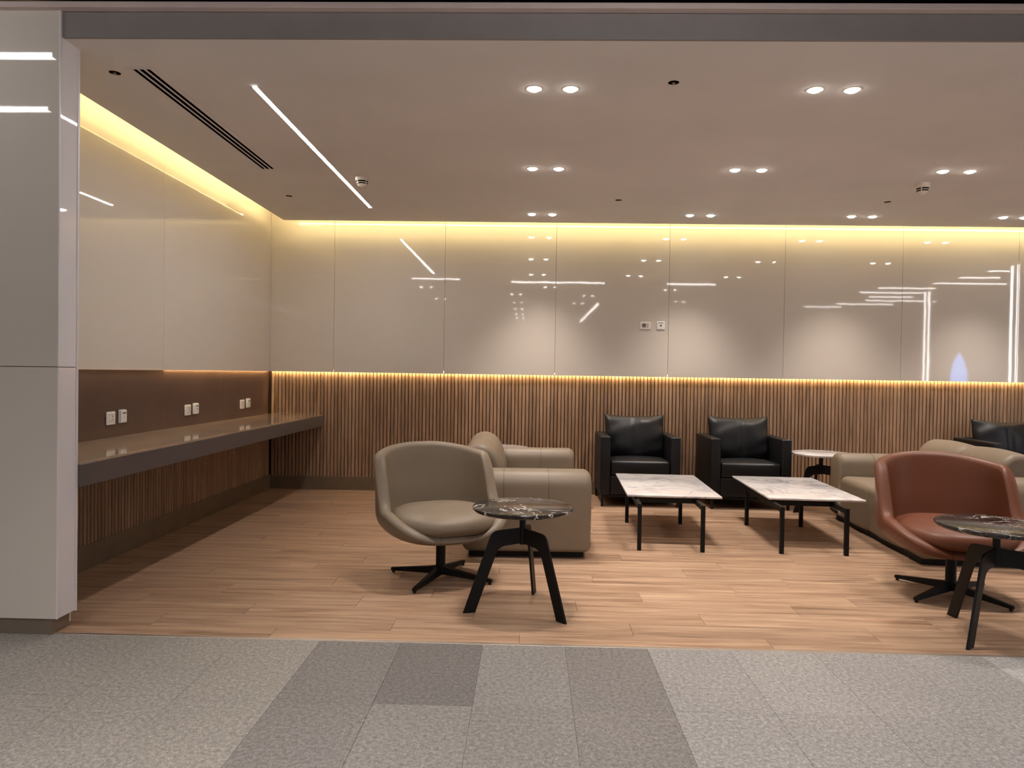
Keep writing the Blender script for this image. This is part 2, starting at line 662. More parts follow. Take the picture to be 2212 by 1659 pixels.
# ---- stone floor of the hall: base, single tiles where the photo shows them
floor2 = structure(link('floor_stone', B(XH0, XH1, YH, YT - 0.012, -0.06, -0.004), 'granite'), 'grey granite tile floor of the hall')
floor2.color = (0.30, 0.285, 0.27, 1)
me_end = structure(link('floor_stone_side', B(XR + 0.01, XH1, YT - 0.012, 7.9, -0.06, 0.0), 'granite'))
me_end.color = (0.34, 0.33, 0.32, 1)
TW = 0.391
tile_rows = [(2.765, YT - 0.012), (2.135, 2.765), (1.505, 2.135)]
light_c, dark_c, darker_c = (0.335, 0.320, 0.298), (0.232, 0.222, 0.218), (0.190, 0.182, 0.180)
tile_mesh = {}
rt = random.Random(3)
for ri, (y0, y1) in enumerate(tile_rows):
    for ci in range(-5, 9):
        x0 = -0.985 + TW * (ci - 0)
        key = round(y1 - y0, 3)
        if key not in tile_mesh:
            bm = B(0.0006, TW - 0.0006, 0.0006, y1 - y0 - 0.0006, -0.02, 0.0, bev=0.0006, seg=1)
            me = bpy.data.meshes.new('stone_tile')
            bmesh.ops.recalc_face_normals(bm, faces=bm.faces)
            bm.to_mesh(me)
            bm.free()
            me.materials.append(M['granite'])
            tile_mesh[key] = me
        o = place('stone_tile', tile_mesh[key], floor2, (x0, y0, 0))
        c = light_c if (ci < 0 or ci > 3) else dark_c
        if (ri, ci) in ((0, 1),):
            c = darker_c
        if (ri, ci) in ((1, 1), (1, 2), (0, 2)):
            c = (0.262, 0.252, 0.246)
        if ci > 3:
            c = (0.34, 0.333, 0.33)
        if (ri == 0 and ci >= 8):
            c = (0.46, 0.455, 0.45)
        k = rt.uniform(0.965, 1.035)
        o.color = (c[0] * k, c[1] * k, c[2] * k, 1)

# metal threshold
th = structure(link('trim_1', B(-2.30, XR, YT - 0.012, YT + 0.012, -0.02, 0.0015, bev=0.001, seg=1), 'steel'), 'thin metal threshold strip between wood and stone')

# ---- back wall
wall_back = structure(link('wall_back', B(XL - 0.15, XH1, 7.765, 7.95, 0, ZH), 'backing'), 'back wall with glossy panels over wooden slats')
joints = [XL, -2.125, -0.927, 0.269, 1.478, 2.702, 3.940, 5.15, 6.36, 7.57]
for a, b in zip(joints, joints[1:]):
    link('glossy_panel', B(a + 0.0012, b - 0.0012, YB, YB + 0.018, ZP, ZH - 0.01, bev=0.0012, seg=1), 'panel', wall_back)
SP, SW = 0.0386, 0.0312


def slat_mesh(z0, z1, SW=SW):
    bm = prism(bmesh.new(), [(-SW / 2, 0.022), (-SW / 2, 0.004), (-SW / 2 + 0.004, 0), (SW / 2 - 0.004, 0), (SW / 2, 0.004), (SW / 2, 0.022)],
               z0, z1, lambda a, b, t: (a, b, t))
    me = bpy.data.meshes.new('slat')
    bmesh.ops.recalc_face_normals(bm, faces=bm.faces)
    bm.to_mesh(me)
    bm.free()
    me.materials.append(M['slat'])
    return me


sm = slat_mesh(0.146, 1.33)
n_sl = int((XR - 0.1 + 2.80) / SP)
for i in range(n_sl):
    place('slat', sm, wall_back, (-2.80 + SP * i, 7.743, 0))
baseb = structure(link('baseboard_back', B(XL, XR, 7.750, 7.765, 0, 0.145), 'backing'), 'brushed brown metal baseboard under the back slats')
bx_ = [XL + 0.001, -2.52, 0.0, 2.44, 4.88, XR]
for a, b in zip(bx_, bx_[1:]):
    link('board', B(a, b - 0.001, 7.738, 7.751, 0.0, 0.146, bev=0.001, seg=1), 'baseboard', baseb)

# ---- left wall
Y0L = 3.535
wall_left = structure(link('wall_left', B(XL - 0.15, XL - 0.045, Y0L, 7.78, 0, ZH), 'backing'), 'left wall with glossy panels, brown glass and slats')
yj = [Y0L, 4.33, 5.44, 6.55, YB]
yj = [Y0L, 5.44, YB + 0.018]
for a, b in zip(yj, yj[1:]):
    link('glossy_panel', B(XL - 0.018, XL, a + 0.0012, b - 0.0012, ZP, ZH - 0.01, bev=0.0012, seg=1), 'panel', wall_left)
for a, b in zip((Y0L, 5.49, 6.58), (5.49, 6.58, 7.742)):
    link('glass_panel', B(XL - 0.040, XL - 0.027, a + 0.001, b - 0.001, 0.80, ZP + 0.03, bev=0.001, seg=1), 'splash', wall_left)
sml = slat_mesh(0.158, 0.80, 0.0285)
n_sl = int((7.735 - Y0L) / SP)
for i in range(n_sl):
    o = place('slat', sml, wall_left, (XL - 0.005, Y0L + 0.03 + SP * i, 0), rotz=PI / 2)
basel = structure(link('baseboard_left', B(XL - 0.03, XL - 0.012, Y0L, 7.75, 0, 0.157), 'backing'), 'brushed brown metal baseboard under the counter')
for a, b in ((Y0L, 5.60), (5.60, 7.737)):
    link('board', B(XL - 0.012, XL + 0.002, a, b - 0.001, 0.0, 0.158, bev=0.001, seg=1), 'baseboard', basel)

# ---- pillar / return wall at the left of the opening
PX, PY0, PY1 = -2.262, 3.38, 3.53
pillar = structure(link('wall_left_front', B(XH0, PX - 0.012, PY0 + 0.012, PY1 - 0.012, 0.079, 3.0), 'backing'), 'glossy panelled return wall beside the opening')
for nm, z0, z1 in (('lower', 0.079, 1.2955), ('upper', 1.2985, 3.0)):
    link('front_panel', B(-4.2, PX - 0.003, PY0, PY0 + 0.013, z0, z1, bev=0.001, seg=1), 'panel', pillar)
    link('front_panel', B(XH0, -4.203, PY0, PY0 + 0.013, z0, z1, bev=0.001, seg=1), 'panel', pillar)
    link('side_panel', B(PX - 0.013, PX - 0.001, PY0 + 0.004, PY1 - 0.016, z0, z1, bev=0.001, seg=1), 'panel_lit_side', pillar)  # paler copy of the front panels, hall light painted in
    link('edge_profile', B(PX - 0.004, PX + 0.001, PY0 - 0.001, PY0 + 0.005, z0, z1), 'alu', pillar)
link('end_profile', B(PX - 0.03, PX + 0.002, PY1 - 0.015, PY1, 0.075, 3.0, bev=0.001, seg=1), 'alu', pillar)
link('plinth', B(XH0, -2.294, 3.391, 3.525, 0.0, 0.080, bev=0.001, seg=1), 'dark_steel', pillar)
link('rear_panel', B(XL - 0.2, PX - 0.03, PY1 - 0.012, PY1 - 0.001, 0.02, ZC), 'panel', pillar)

# ---- header over the opening, trim and ceilings
header = structure(link('wall_header', B(PX, XR, 3.395, 3.412, ZC - 0.001, 3.03), 'header'), 'grey header band above the opening')
tr = structure(link('trim_2', B(XH0, XR + 0.02, 3.350, 3.394, 2.999, 3.026, bev=0.002, seg=1), 'trim_paint'), 'pale ceiling trim along the opening')
GAP = 0.204
XS, YS = XL + GAP, YB - GAP
ceiling = structure(link('ceiling', B(XS, XR, 3.413, YS, ZC, ZC + 0.030), 'plaster'), 'white plaster ceiling of the lounge')
link('ceiling_core', B(XS + 0.12, XR, 3.413, YS - 0.12, ZC + 0.030, ZC + 0.10), 'cove', ceiling)
link('ceiling_edge', B(PX - 0.4, XS, 3.5305, 3.60, ZC, ZC + 0.03), 'plaster', ceiling)
up = structure(link('ceiling_upper', B(XL - 0.15, XR, 3.48, 7.8, ZH + 0.01, ZH + 0.08), 'cove'), 'upper soffit inside the lit ceiling cove')
link('cove_wall', B(XS + 0.13, XS + 0.16, 3.6, YS - 0.13, ZC + 0.1, ZH + 0.01), 'cove', up)
link('cove_wall', B(XS + 0.13, XR, YS - 0.16, YS - 0.13, ZC + 0.1, ZH + 0.01), 'cove', up)
structure(link('ceiling_hall', B(XH0, XH1, YH, 3.48, ZH, ZH + 0.1), 'dark_ceiling'), 'dark hall ceiling')
structure(link('ceiling_side', B(XR, XH1, 3.48, 7.9, ZH, ZH + 0.1), 'dark_ceiling'))
structure(link('wall_hall_rear', B(XH0, XH1, YH - 0.1, YH, 0, ZH), 'hall_wall'))
structure(link('wall_hall_left', B(XH0 - 0.1, XH0, YH, 3.5, 0, ZH), 'hall_wall'))
structure(link('wall_hall_right', B(XH1, XH1 + 0.1, YH, 7.9, 0, ZH), 'hall_wall'))

# ================================================================== LIGHT STRIPS
def strip(name, b, mat, label, group=None):
    return tag(link(name, B(*b), mat), label, 'light strip', group)


strip('cove_light_strip', (XS + 0.022, XS + 0.036, 3.62, YS - 0.03, ZC + 0.031, ZC + 0.043), 'cove_led', 'warm light strip hidden in the ceiling cove along the left wall')
strip('cove_light_strip', (XS + 0.022, XR, YS - 0.020, YS - 0.008, ZC + 0.044, ZC + 0.056), 'cove_led', 'warm light strip hidden in the ceiling cove along the back wall')
strip('under_panel_light_strip', (XL + 0.01, 6.4, 7.7205, 7.7265, ZP + 0.012, ZP + 0.024), 'under_led', 'warm light strip above the wooden slats of the back wall')
strip('under_panel_light_strip', (XL - 0.0255, XL - 0.0190, 5.50, 7.71, ZP + 0.010, ZP + 0.020), 'under_led', 'warm light strip above the brown glass over the counter')


# ================================================================== COUNTER
ct = empty('wall_counter', 'long grey-brown wall counter with polished top along the left wall', 'counter', (XL, Y0L, 0.0))
cxl = -0.027
link('counter_top', B(cxl, 0.570, -0.003, 4.205, 0.808, 0.822, bev=0.001, seg=1), 'counter', ct)
link('fascia', B(0.552, 0.571, -0.003, 4.205, 0.695, 0.808, bev=0.001, seg=1), 'fascia', ct)
link('underside', B(cxl, 0.552, -0.003, 4.205, 0.74, 0.808), 'fascia', ct)


# ================================================================== SOCKETS
def plate(name, label, face, u0, u1, z0, z1, kind, group):
    """face: 'back' (wall facing -y) or 'left' (wall facing +x); u is x or y along the wall"""
    w, h = u1 - u0, z1 - z0
    if face == 'back':
        t = empty(name, label, 'socket', (u0 + w / 2, YB, z0 + h / 2), 0, group)
    else:
        t = empty(name, label, 'socket', (XL - 0.027, u0 + w / 2, z0 + h / 2), PI / 2, group)
    # local: x along the wall, -y out of the wall
    link('face_plate', B(-w / 2, w / 2, -0.012, 0, -h / 2, h / 2, bev=0.006, seg=3), 'white_plastic', t, smooth=True)
    if kind == 'schuko':
        link('insert', B(-w * 0.36, w * 0.36, -0.0125, -0.010, -h * 0.32, h * 0.32, bev=0.001, seg=1), 'smoke_plastic', t)
        s = link('outlet', lathe_y(0.024, -0.0128, -w * 0.12, 0), 'grey_plastic', t)
        for dx in (-0.008, 0.008):
            link('pin_hole', lathe_y(0.004, -0.0132, -w * 0.12 + dx, 0.002), 'void', t)
        for dz in (-0.014, 0.012):
            link('contact', lathe_y(0.0045, -0.0130, w * 0.2, dz), 'void', t)
    elif kind == 'data':
        link('insert', B(-w * 0.30, w * 0.30, -0.0125, -0.010, -h * 0.34, h * 0.30, bev=0.001, seg=1), 'white_plastic', t)
        link('label_window', B(-w * 0.28, w * 0.28, -0.0131, -0.0115, h * 0.26, h * 0.34), 'grey_plastic', t)
        link('jack', B(-0.008, 0.008, -0.0131, -0.0115, -0.010, 0.006), 'void', t)
    elif kind == 'uk':
        link('insert', B(-w * 0.30, w * 0.34, -0.0128, -0.011, -h * 0.30, h * 0.34, bev=0.001, seg=1), 'smoke_plastic', t)
        link('rocker_switch', B(-w * 0.27, -w * 0.05, -0.0150, -0.0122, -h * 0.2, h * 0.22, bev=0.001, seg=1), 'white_plastic', t)
        link('earth_hole', B(0.012, 0.018, -0.0133, -0.0120, 0.008, 0.018), 'grey_plastic', t)
        for dx in (0.006, 0.022):
            link('pin_hole', B(dx, dx + 0.005, -0.0133, -0.0120, -0.012, -0.007), 'grey_plastic', t)
        link('side_screw', lathe_y(0.004, -0.004, -w / 2 - 0.001, 0), 'void', t)
    else:
        link('cover', B(-w * 0.44, w * 0.44, -0.020, -0.011, -h * 0.46, h * 0.46, bev=0.003, seg=2), 'white_plastic', t, smooth=True)
        link('label_window', B(-w * 0.2, w * 0.32, -0.0206, -0.0195, h * 0.18, h * 0.30), 'grey_plastic', t)
        link('jack', B(0.0, 0.011, -0.0206, -0.0195, -0.010, 0.006), 'smoke_plastic' if kind == 'data2' else 'grey_plastic', t)
    return t


def lathe_y(r, y, cx, cz, n=16, d=0.003):
    bm = bmesh.new()
    a = [bm.verts.new((cx + r * math.cos(2 * PI * k / n), y, cz + r * math.sin(2 * PI * k / n))) for k in range(n)]
    b = [bm.verts.new((cx + r * math.cos(2 * PI * k / n), y + d, cz + r * math.sin(2 * PI * k / n))) for k in range(n)]
    bm.faces.new(a)
    bm.faces.new(b[::-1])
    for k in range(n):
        bm.faces.new((a[k], b[k], b[(k + 1) % n], a[(k + 1) % n]))
    return bm


plate('wall_socket', 'wide white power socket with a round grey outlet on the back wall', 'back', 1.173, 1.288, 1.792, 1.873, 'schuko', 'outlets on the glossy back wall')
plate('data_socket', 'square white data socket with a black jack on the back wall', 'back', 1.350, 1.440, 1.790, 1.880, 'data', 'outlets on the glossy back wall')
where = ('nearest the camera', 'in the middle of the counter', 'beside the slatted back wall')
for (a, b, c, d), wtxt, jk in zip(((4.735, 4.835, 4.880, 4.965), (5.830, 5.930, 5.975, 6.060), (6.960, 7.060, 7.110, 7.195)), where, ('data2', 'data3', 'data2')):
    plate('power_socket', 'white switched power socket above the counter, ' + wtxt, 'left', a, b, 0.908, 0.998, 'uk', 'sockets above the counter')
    plate('data_socket', 'small white data socket box above the counter, ' + wtxt, 'left', c, d, 0.912, 1.006, jk, 'sockets above the counter')

# ================================================================== CEILING FIXTURES
# slot diffuser
vt = empty('slot_diffuser', 'long white ceiling air diffuser with three black slots', 'air vent', (-2.077, 3.73, ZC))
VL = 1.89
link('void_backing', B(-0.052, 0.052, 0.02, VL - 0.02, -0.0008, -0.0002), 'void', vt)
link('rim', B(-0.078, -0.0465, 0, VL, -0.0022, 0.0, bev=0.0006, seg=1), 'plaster', vt)
link('rim', B(0.0465, 0.078, 0, VL, -0.0022, 0.0, bev=0.0006, seg=1), 'plaster', vt)
link('rim', B(-0.0463, 0.0463, 0, 0.024, -0.0022, 0.0, bev=0.0006, seg=1), 'plaster', vt)
link('rim', B(-0.0463, 0.0463, VL - 0.024, VL, -0.0022, 0.0, bev=0.0006, seg=1), 'plaster', vt)
for xx in (-0.0185, 0.0185):
    link('vane', B(xx - 0.0065, xx + 0.0065, 0.0245, VL - 0.0245, -0.0022, -0.0009, bev=0.0005, seg=1), 'plaster', vt)
# linear light
ll = empty('linear_light', 'slim white linear light recessed in the lounge ceiling', 'ceiling light', (-1.557, 3.98, ZC))
link('diffuser', B(-0.0135, 0.0135, 0, 2.90, -0.004, 0, bev=0.001, seg=1), 'line', ll)
for s in (-1, 1):
    link('side_profile', B(s * 0.016 - 0.002, s * 0.016 + 0.002, -0.004, 2.904, -0.005, 0), 'plaster', ll)


def spot(parent, loc, power, size_deg, blend, color, rad=0.035):
    ld = bpy.data.lights.new('spot_lamp', 'SPOT')
    ld.energy = power
    ld.color = color
    ld.spot_size = math.radians(size_deg)
    ld.spot_blend = blend
    ld.shadow_soft_size = rad
    o = bpy.data.objects.new('spot_lamp', ld)
    COL.objects.link(o)
    o.location = loc
    o.parent = parent
    return o


dl_trim = bmesh.new()
lathe(dl_trim, [(0.036, 0.0), (0.036, -0.002), (0.042, -0.003), (0.048, -0.002), (0.052, 0.0)], 28)
dl_lens = bmesh.new()
lathe(dl_lens, [(0.0, -0.015), (0.012, -0.0142), (0.024, -0.011), (0.032, -0.006), (0.035, 0.0)], 24)


def mesh_of(bm, name, mat, smooth=True):
    me = bpy.data.meshes.new(name)
    bmesh.ops.recalc_face_normals(bm, faces=bm.faces)
    bm.to_mesh(me)
    bm.free()
    if smooth:
        for p in me.polygons:
            p.use_smooth = True
    me.materials.append(M[mat])
    return me


me_trim = mesh_of(dl_trim, 'trim_ring', 'white_plastic')
me_lens = mesh_of(dl_lens, 'lens', 'lens')
me_hlens = me_lens.copy()
me_hlens.materials[0] = M['hall_lens']
rows = ((3.975, (0.102, 1.640, 3.19), 'nearest the opening'), (5.518, (0.099, 1.645, 3.205, 4.76), 'in the middle of the ceiling'),
        (7.075, (0.100, 1.650, 3.212, 4.651), 'nearest the glossy back wall'))
ordw = ('first', 'second', 'third', 'fourth')
for yy, xs, wtxt in rows:
    for i, xx in enumerate(xs):
        for s, side in ((-1, 'left'), (1, 'right')):
            yadj = yy + (0.03 if yy > 7 else 0.012) - 0.020 * i * (1 if yy > 7 else 0.4)
            d = empty('downlight', '%s downlight of the %s pair from the left, row %s' % (side, ordw[i], wtxt), 'downlight',
                      (xx + s * 0.101, yadj, ZC), 0, 'recessed ceiling downlights')
            place('trim_ring', me_trim, d)
            place('lens', me_lens, d)
            spot(d, (0, 0, -0.022), P_SPOT, 80, 1.0, C_SPOT)

# sprinklers
for (xx, yy), lab in (((-2.245, 3.80), 'small dark concealed sprinkler beside the near end of the air diffuser'),
                      ((-2.205, 6.455), 'small dark concealed sprinkler in the ceiling near the cove corner'),
                      ((0.75, 3.89), 'small dark concealed sprinkler between the two front downlight pairs'),
                      ((0.778, 6.497), 'small dark concealed sprinkler ahead of the back row downlights'),
                      ((3.164, 6.474), 'small dark concealed sprinkler near the far smoke detector')):
    t = empty('sprinkler', lab, 'sprinkler', (xx, yy, ZC), 0, 'ceiling sprinklers')
    link('escutcheon', lathe(bmesh.new(), [(0.030, 0), (0.030, -0.002), (0.035, -0.003), (0.037, 0)], 24), 'smoke_plastic', t, smooth=True)
    link('recess_cup', lathe(bmesh.new(), [(0, -0.0006), (0.030, -0.0006), (0.030, 0), (0, 0)], 24), 'void', t)
    link('deflector', lathe(bmesh.new(), [(0, -0.001), (0.009, -0.001), (0.010, -0.006), (0.004, -0.010), (0, -0.010)], 12), 'dark_steel', t, smooth=True)

for (xx, yy), lab in (((-1.379, 5.79), 'white smoke detector beside the linear light'), ((3.142, 5.86), 'white smoke detector below the third middle downlight pair')):
    t = empty('smoke_detector', lab, 'smoke detector', (xx, yy, ZC), 0, 'smoke detectors')
    link('base_ring', lathe(bmesh.new(), [(0, 0), (0.056, 0), (0.056, -0.034), (0.050, -0.040), (0, -0.040)], 32), 'smoke_plastic', t, smooth=True)
    link('chamber', lathe(bmesh.new(), [(0, -0.040), (0.046, -0.040), (0.040, -0.068), (0, -0.068)], 32), 'void', t, smooth=True)
    link('louvre_ring', lathe(bmesh.new(), [(0.041, -0.0515), (0.0475, -0.0515), (0.0465, -0.0565), (0.041, -0.0565)] + [(0.041, -0.0515)], 32), 'smoke_plastic', t, smooth=True)
    link('cap', lathe(bmesh.new(), [(0, -0.066), (0.042, -0.066), (0.040, -0.072), (0.024, -0.084), (0.010, -0.092), (0, -0.093)], 32), 'smoke_plastic', t, smooth=True)
    for k in range(4):
        a = PI / 2 * k + 0.9
        bm = B(0.040, 0.048, -0.003, 0.003, -0.069, -0.038)
        bmesh.ops.rotate(bm, verts=bm.verts, cent=(0, 0, 0), matrix=Matrix.Rotation(a, 3, 'Z'))
        link('rib', bm, 'smoke_plastic', t)
# ceiling access hatch edge by the right end of the back row
t = empty('ceiling_speaker_grille', 'square ceiling grille at the right end near the back wall', 'grille', (4.93, 6.86, ZC))
link('rim', B(-0.15, 0.15, -0.15, 0.15, -0.006, -0.001, bev=0.002, seg=1), 'white_plastic', t)
link('mesh_plate', B(-0.125, 0.125, -0.125, 0.125, -0.008, -0.005), 'void', t)

# ---- lamps of the hall behind the viewer (their reflections show in the glossy panels)
hl = [(-5.4, -3.35, 1.86), (-2.27, -1.35, 1.80), (-0.38, 1.43, 1.45), (2.64, 3.58, 1.41), (-3.6, -2.75, 2.70), (0.1, 1.0, 2.2)]
nth = ('first', 'second', 'third', 'fourth', 'fifth', 'sixth', 'seventh', 'eighth', 'ninth', 'tenth', 'eleventh')
hl.sort(key=lambda q: q[0])
for n_, (x0, x1, yy) in enumerate(hl):
    t = empty('hall_linear_light', nth[n_] + ' slim linear light from the left on the hall ceiling', 'ceiling light', (x0, yy, ZH), 0, 'linear lights of the hall')
    link('diffuser', B(0, x1 - x0, -0.02, 0.02, -0.024, 0), 'hall_line', t)
    for xa in (-0.008, x1 - x0):
        link('end_cap', B(xa, xa + 0.008, -0.021, 0.021, -0.025, 0), 'alu', t)
rr = random.Random(11)
for k in range(11):
    yy = 5.1 - 0.78 * k
    x0 = 6.75 + rr.uniform(-0.05, 0.9)
    ln = rr.uniform(0.9, 1.6)
    t = empty('side_linear_light', nth[k] + ' slim light line beyond the lounge, counted from the back wall', 'ceiling light', (x0, yy, ZH), 0, 'linear lights beyond the lounge')
    link('diffuser', B(0, ln, -0.010, 0.010, -0.018, 0), 'hall_line', t)
    for xa in (-0.008, ln):
        link('end_cap', B(xa, xa + 0.008, -0.011, 0.011, -0.019, 0), 'alu', t)
t = empty('hall_linear_light', 'slim linear ceiling light running away along the hall', 'ceiling light', (1.68, -8.7, ZH))
link('diffuser', B(-0.02, 0.02, 0, 6.4, -0.036, 0), 'hall_line', t)
link('end_cap', B(-0.021, 0.021, 6.4, 6.408, -0.037, 0), 'alu', t)
for x0, yy, wl in ((6.90, 4.95, 'close to the back wall'), (7.85, 0.95, 'further from the back wall')):
    t = empty('light_column', 'slim square column with vertical light lines, ' + wl, 'column', (x0, yy, 0), 0, 'light columns')
    link('shaft', B(0, 0.12, -0.06, 0.06, 0, ZH - 0.005, bev=0.004, seg=1), 'alu', t)
    link('light_line', B(-0.004, 0.0, -0.025, 0.025, 0.05, ZH - 0.05), 'hall_line', t)
    link('light_line', B(0.03, 0.06, 0.0605, 0.064, 0.05, ZH - 0.05), 'hall_line', t)
t = empty('blue_screen_stand', 'tall arched blue screen stand far along the hall', 'screen', (13.0, -6.6, 0), 0.53)
arch = [(-0.22, 0.6), (0.22, 0.6), (0.22, 1.5), (0.15, 1.85), (0.0, 2.15), (-0.15, 1.85), (-0.22, 1.5)]
link('screen', prism(bmesh.new(), arch, 0.02, 0.03, lambda a, b, q: (a, q, b)), 'blue_screen', t)
link('stand', B(-0.25, 0.25, -0.1, 0.02, 0, 0.62, bev=0.01), 'black_plastic', t)
for (x0, yy) in ((-0.33, -0.8), (-0.33, -2.6), (-0.33, -4.4), (-0.33, -6.2), (-0.33, -7.8), (1.3, -0.9), (1.2, -2.7), (0.4, 0.6), (-2.2, 0.4), (2.9, 0.4), (-2.2, -2.0), (3.6, -2.0)):
    for s in (-0.1, 0.1):
        d = empty('hall_downlight', 'round recessed downlight in the dark hall ceiling', 'downlight', (x0 + s, yy, ZH), 0, 'downlights of the hall')
        place('trim_ring', me_trim, d)
        place('lens', me_hlens, d)
        if yy > -3:
            spot(d, (0, 0, -0.022), P_HALL, 130, 0.9, (1.0, 0.92, 0.88))


# ================================================================== FURNITURE
# ---- swivel tub chair
def tub_chair(loc, face_deg, star_deg, leather, label):
    """local -y is the front of the chair"""
    rot = math.radians(face_deg + 90)
    t = empty('swivel_chair', label, 'chair', (loc[0], loc[1], 0), rot, 'swivel tub chairs')
    RX, RY, ZB = 0.400, 0.385, 0.246
    EX = 2.5

    def plan(phi, rho):
        c, s = math.cos(phi), math.sin(phi)
        k = (abs(s) ** EX + abs(c) ** EX) ** (-1 / EX)
        return RX * rho * s * k, -(RY + (0.035 if c > 0 else 0.0) * min(1, abs(c) * 1.5)) * rho * c * k

    def zrim(phi):
        a = abs(math.degrees(phi))
        def ss(x0, x1, v):
            u = max(0, min(1, (v - x0) / (x1 - x0)))
            return u * u * (3 - 2 * u)
        return 0.330 + 0.130 * ss(22, 82, a) + 0.315 * ss(84, 114, a) + 0.055 * ss(104, 172, a)

    def rho_o(z):
        u = min(1, max(0, (z - ZB) / 0.21))
        base = (1 - (1 - u) ** 2.7) ** (1 / 2.7)
        return base + (0.03 * max(0, z - 0.52) / 0.3)

    def lean(z, y):
        return max(0, z - 0.46) * 0.10 * (0.5 + 0.5 * min(1, max(-1, y / 0.3)))
    NP = 120
    TH = 0.185                       # wall thickness in units of rho
    bm = bmesh.new()
    rings = None
    cols = []
    for k in range(NP):
        phi = -PI + 2 * PI * k / NP
        zr = zrim(phi)
        r = 0.034
        pts = []
        for q in range(1, 17):
            u = q / 16
            z = ZB + (zr - r - ZB) * (u ** 1.9)
            pts.append((rho_o(z), z))
        ro = rho_o(zr - r)
        ri = ro - TH
        for q in range(1, 8):
            a = PI * q / 8
            pts.append(((ro + ri) / 2 + (ro - ri) / 2 * math.cos(a), zr - r + r * math.sin(a)))
        zb = 0.315
        for q in range(0, 9):
            z = zr - r + (zb - zr + r) * q / 8
            pts.append((min(ri, rho_o(z) - TH) if q < 8 else min(ri, rho_o(z) - TH) * 0.96, z))
        col = []
        for rho, z in pts:
            x, y = plan(phi, rho)
            y += lean(z, y)
            col.append(bm.verts.new((x, y, z)))
        cols.append(col)
    n = len(cols[0])
    bot = bm.verts.new((0, 0, ZB - 0.001))
    top = bm.verts.new((0, 0, 0.315))
    for k in range(NP):
        a, b = cols[k], cols[(k + 1) % NP]
        for i in range(n - 1):
            bm.faces.new((a[i], b[i], b[i + 1], a[i + 1]))
        bm.faces.new((bot, b[0], a[0]))
        bm.faces.new((top, a[-1], b[-1]))
    shell = link('shell', bm, leather, t, smooth='all')
    # seams at the front of the shell
    for sd in (-1, 1):
        pts = []
        phi = sd * math.radians(21)
        zr = zrim(phi)
        for q in range(13):
            z = ZB + 0.012 + (zr - 0.034 - ZB - 0.012) * q / 12
            x, y = plan(phi, rho_o(z) + 0.001)
            pts.append((x, y, z))
        for q in range(1, 5):
            a = PI * 0.8 * q / 4
            ro = rho_o(zr - 0.034)
            x, y = plan(phi, ro - TH / 2 + TH / 2 * math.cos(a))
            pts.append((x, y, zr - 0.034 + 0.0345 * math.sin(a)))
        link('seam', tube(bmesh.new(), pts, 0.0016, 5), leather + '_seam', shell)
    # seat cushion
    bm = bmesh.new()
    prof = []
    for q in range(13):
        a = -PI / 2 + PI * q / 12
        ca, sa = math.cos(a), math.sin(a)
        prof.append((0.80 + 0.20 * (abs(ca) ** 0.8), sa))
    rows_ = [[(0.8 * i / 5, -1) for i in range(0, 5)], prof, [(0.8 * (4 - i) / 5, 1) for i in range(0, 5)]]
    flat = rows_[0] + rows_[1] + rows_[2]
    rings = []
    for rho, s in flat:
        if rho < 1e-6:
            z = 0.318 if s < 0 else 0.452
            rings.append([bm.verts.new((0, -0.015, z))])
            continue
        ring = []
        for k in range(64):
            phi = -PI + 2 * PI * k / 64
            c_, s_ = math.cos(phi), math.sin(phi)
            kk = (abs(s_) ** 2.5 + abs(c_) ** 2.5) ** (-1 / 2.5)
            x = 0.318 * rho * s_ * kk
            y = -0.015 - (0.322 if c_ > 0 else 0.300) * rho * c_ * kk
            crown = 0.026 * (1 - rho * rho) if s > 0.99 or (rho < 0.82 and s > 0) else 0
            z = 0.382 + 0.060 * s + crown * 1.0
            # the front of the cushion dips a little
            if s > -0.5:
                z -= 0.014 * max(0, c_) * rho
            ring.append(bm.verts.new((x, y, z)))
        rings.append(ring)
    for a, b in zip(rings, rings[1:]):
        for k in range(64):
            q = (k + 1) % 64
            if len(a) == 1:
                bm.faces.new((a[0], b[q], b[k]))
            elif len(b) == 1:
                bm.faces.new((a[k], a[q], b[0]))
            else:
                bm.faces.new((a[k], a[q], b[q], b[k]))
    link('seat_cushion', bm, leather, t, smooth='all')
    # column and four star legs
    link('column', lathe(bmesh.new(), [(0, 0.045), (0.034, 0.045), (0.034, 0.07), (0.030, 0.085), (0.030, 0.235), (0.075, 0.240), (0.075, 0.254), (0, 0.254)], 24), 'black_metal', t, smooth=True)
    for q in range(4):
        a = math.radians(star_deg + 90 * q) - rot
        bm = bmesh.new()
        sec = [(0.015, 0.023, 0.032, 0.080), (0.10, 0.022, 0.028, 0.066), (0.335, 0.013, 0.014, 0.034), (0.352, 0.011, 0.015, 0.031)]
        prev = None
        for (d, hw, z0, z1) in sec:
            ring = [bm.verts.new((d, s * hw * wq, z)) for s, wq, z in ((-1, 1, z0), (1, 1, z0), (1, 0.75, z1), (-1, 0.75, z1))]
            if prev:
                for i in range(4):
                    bm.faces.new((prev[i], prev[(i + 1) % 4], ring[(i + 1) % 4], ring[i]))
            else:
                bm.faces.new(ring[::-1])
            prev = ring
        bm.faces.new(prev)
        bmesh.ops.rotate(bm, verts=bm.verts, cent=(0, 0, 0), matrix=Matrix.Rotation(a, 3, 'Z'))
        lg = link('leg', bm, 'black_metal', t)
        link('glide', lathe(bmesh.new(), [(0, 0), (0.010, 0), (0.010, 0.016), (0, 0.016)], 12, 0.338 * math.cos(a), 0.338 * math.sin(a)), 'black_plastic', lg)
    return t


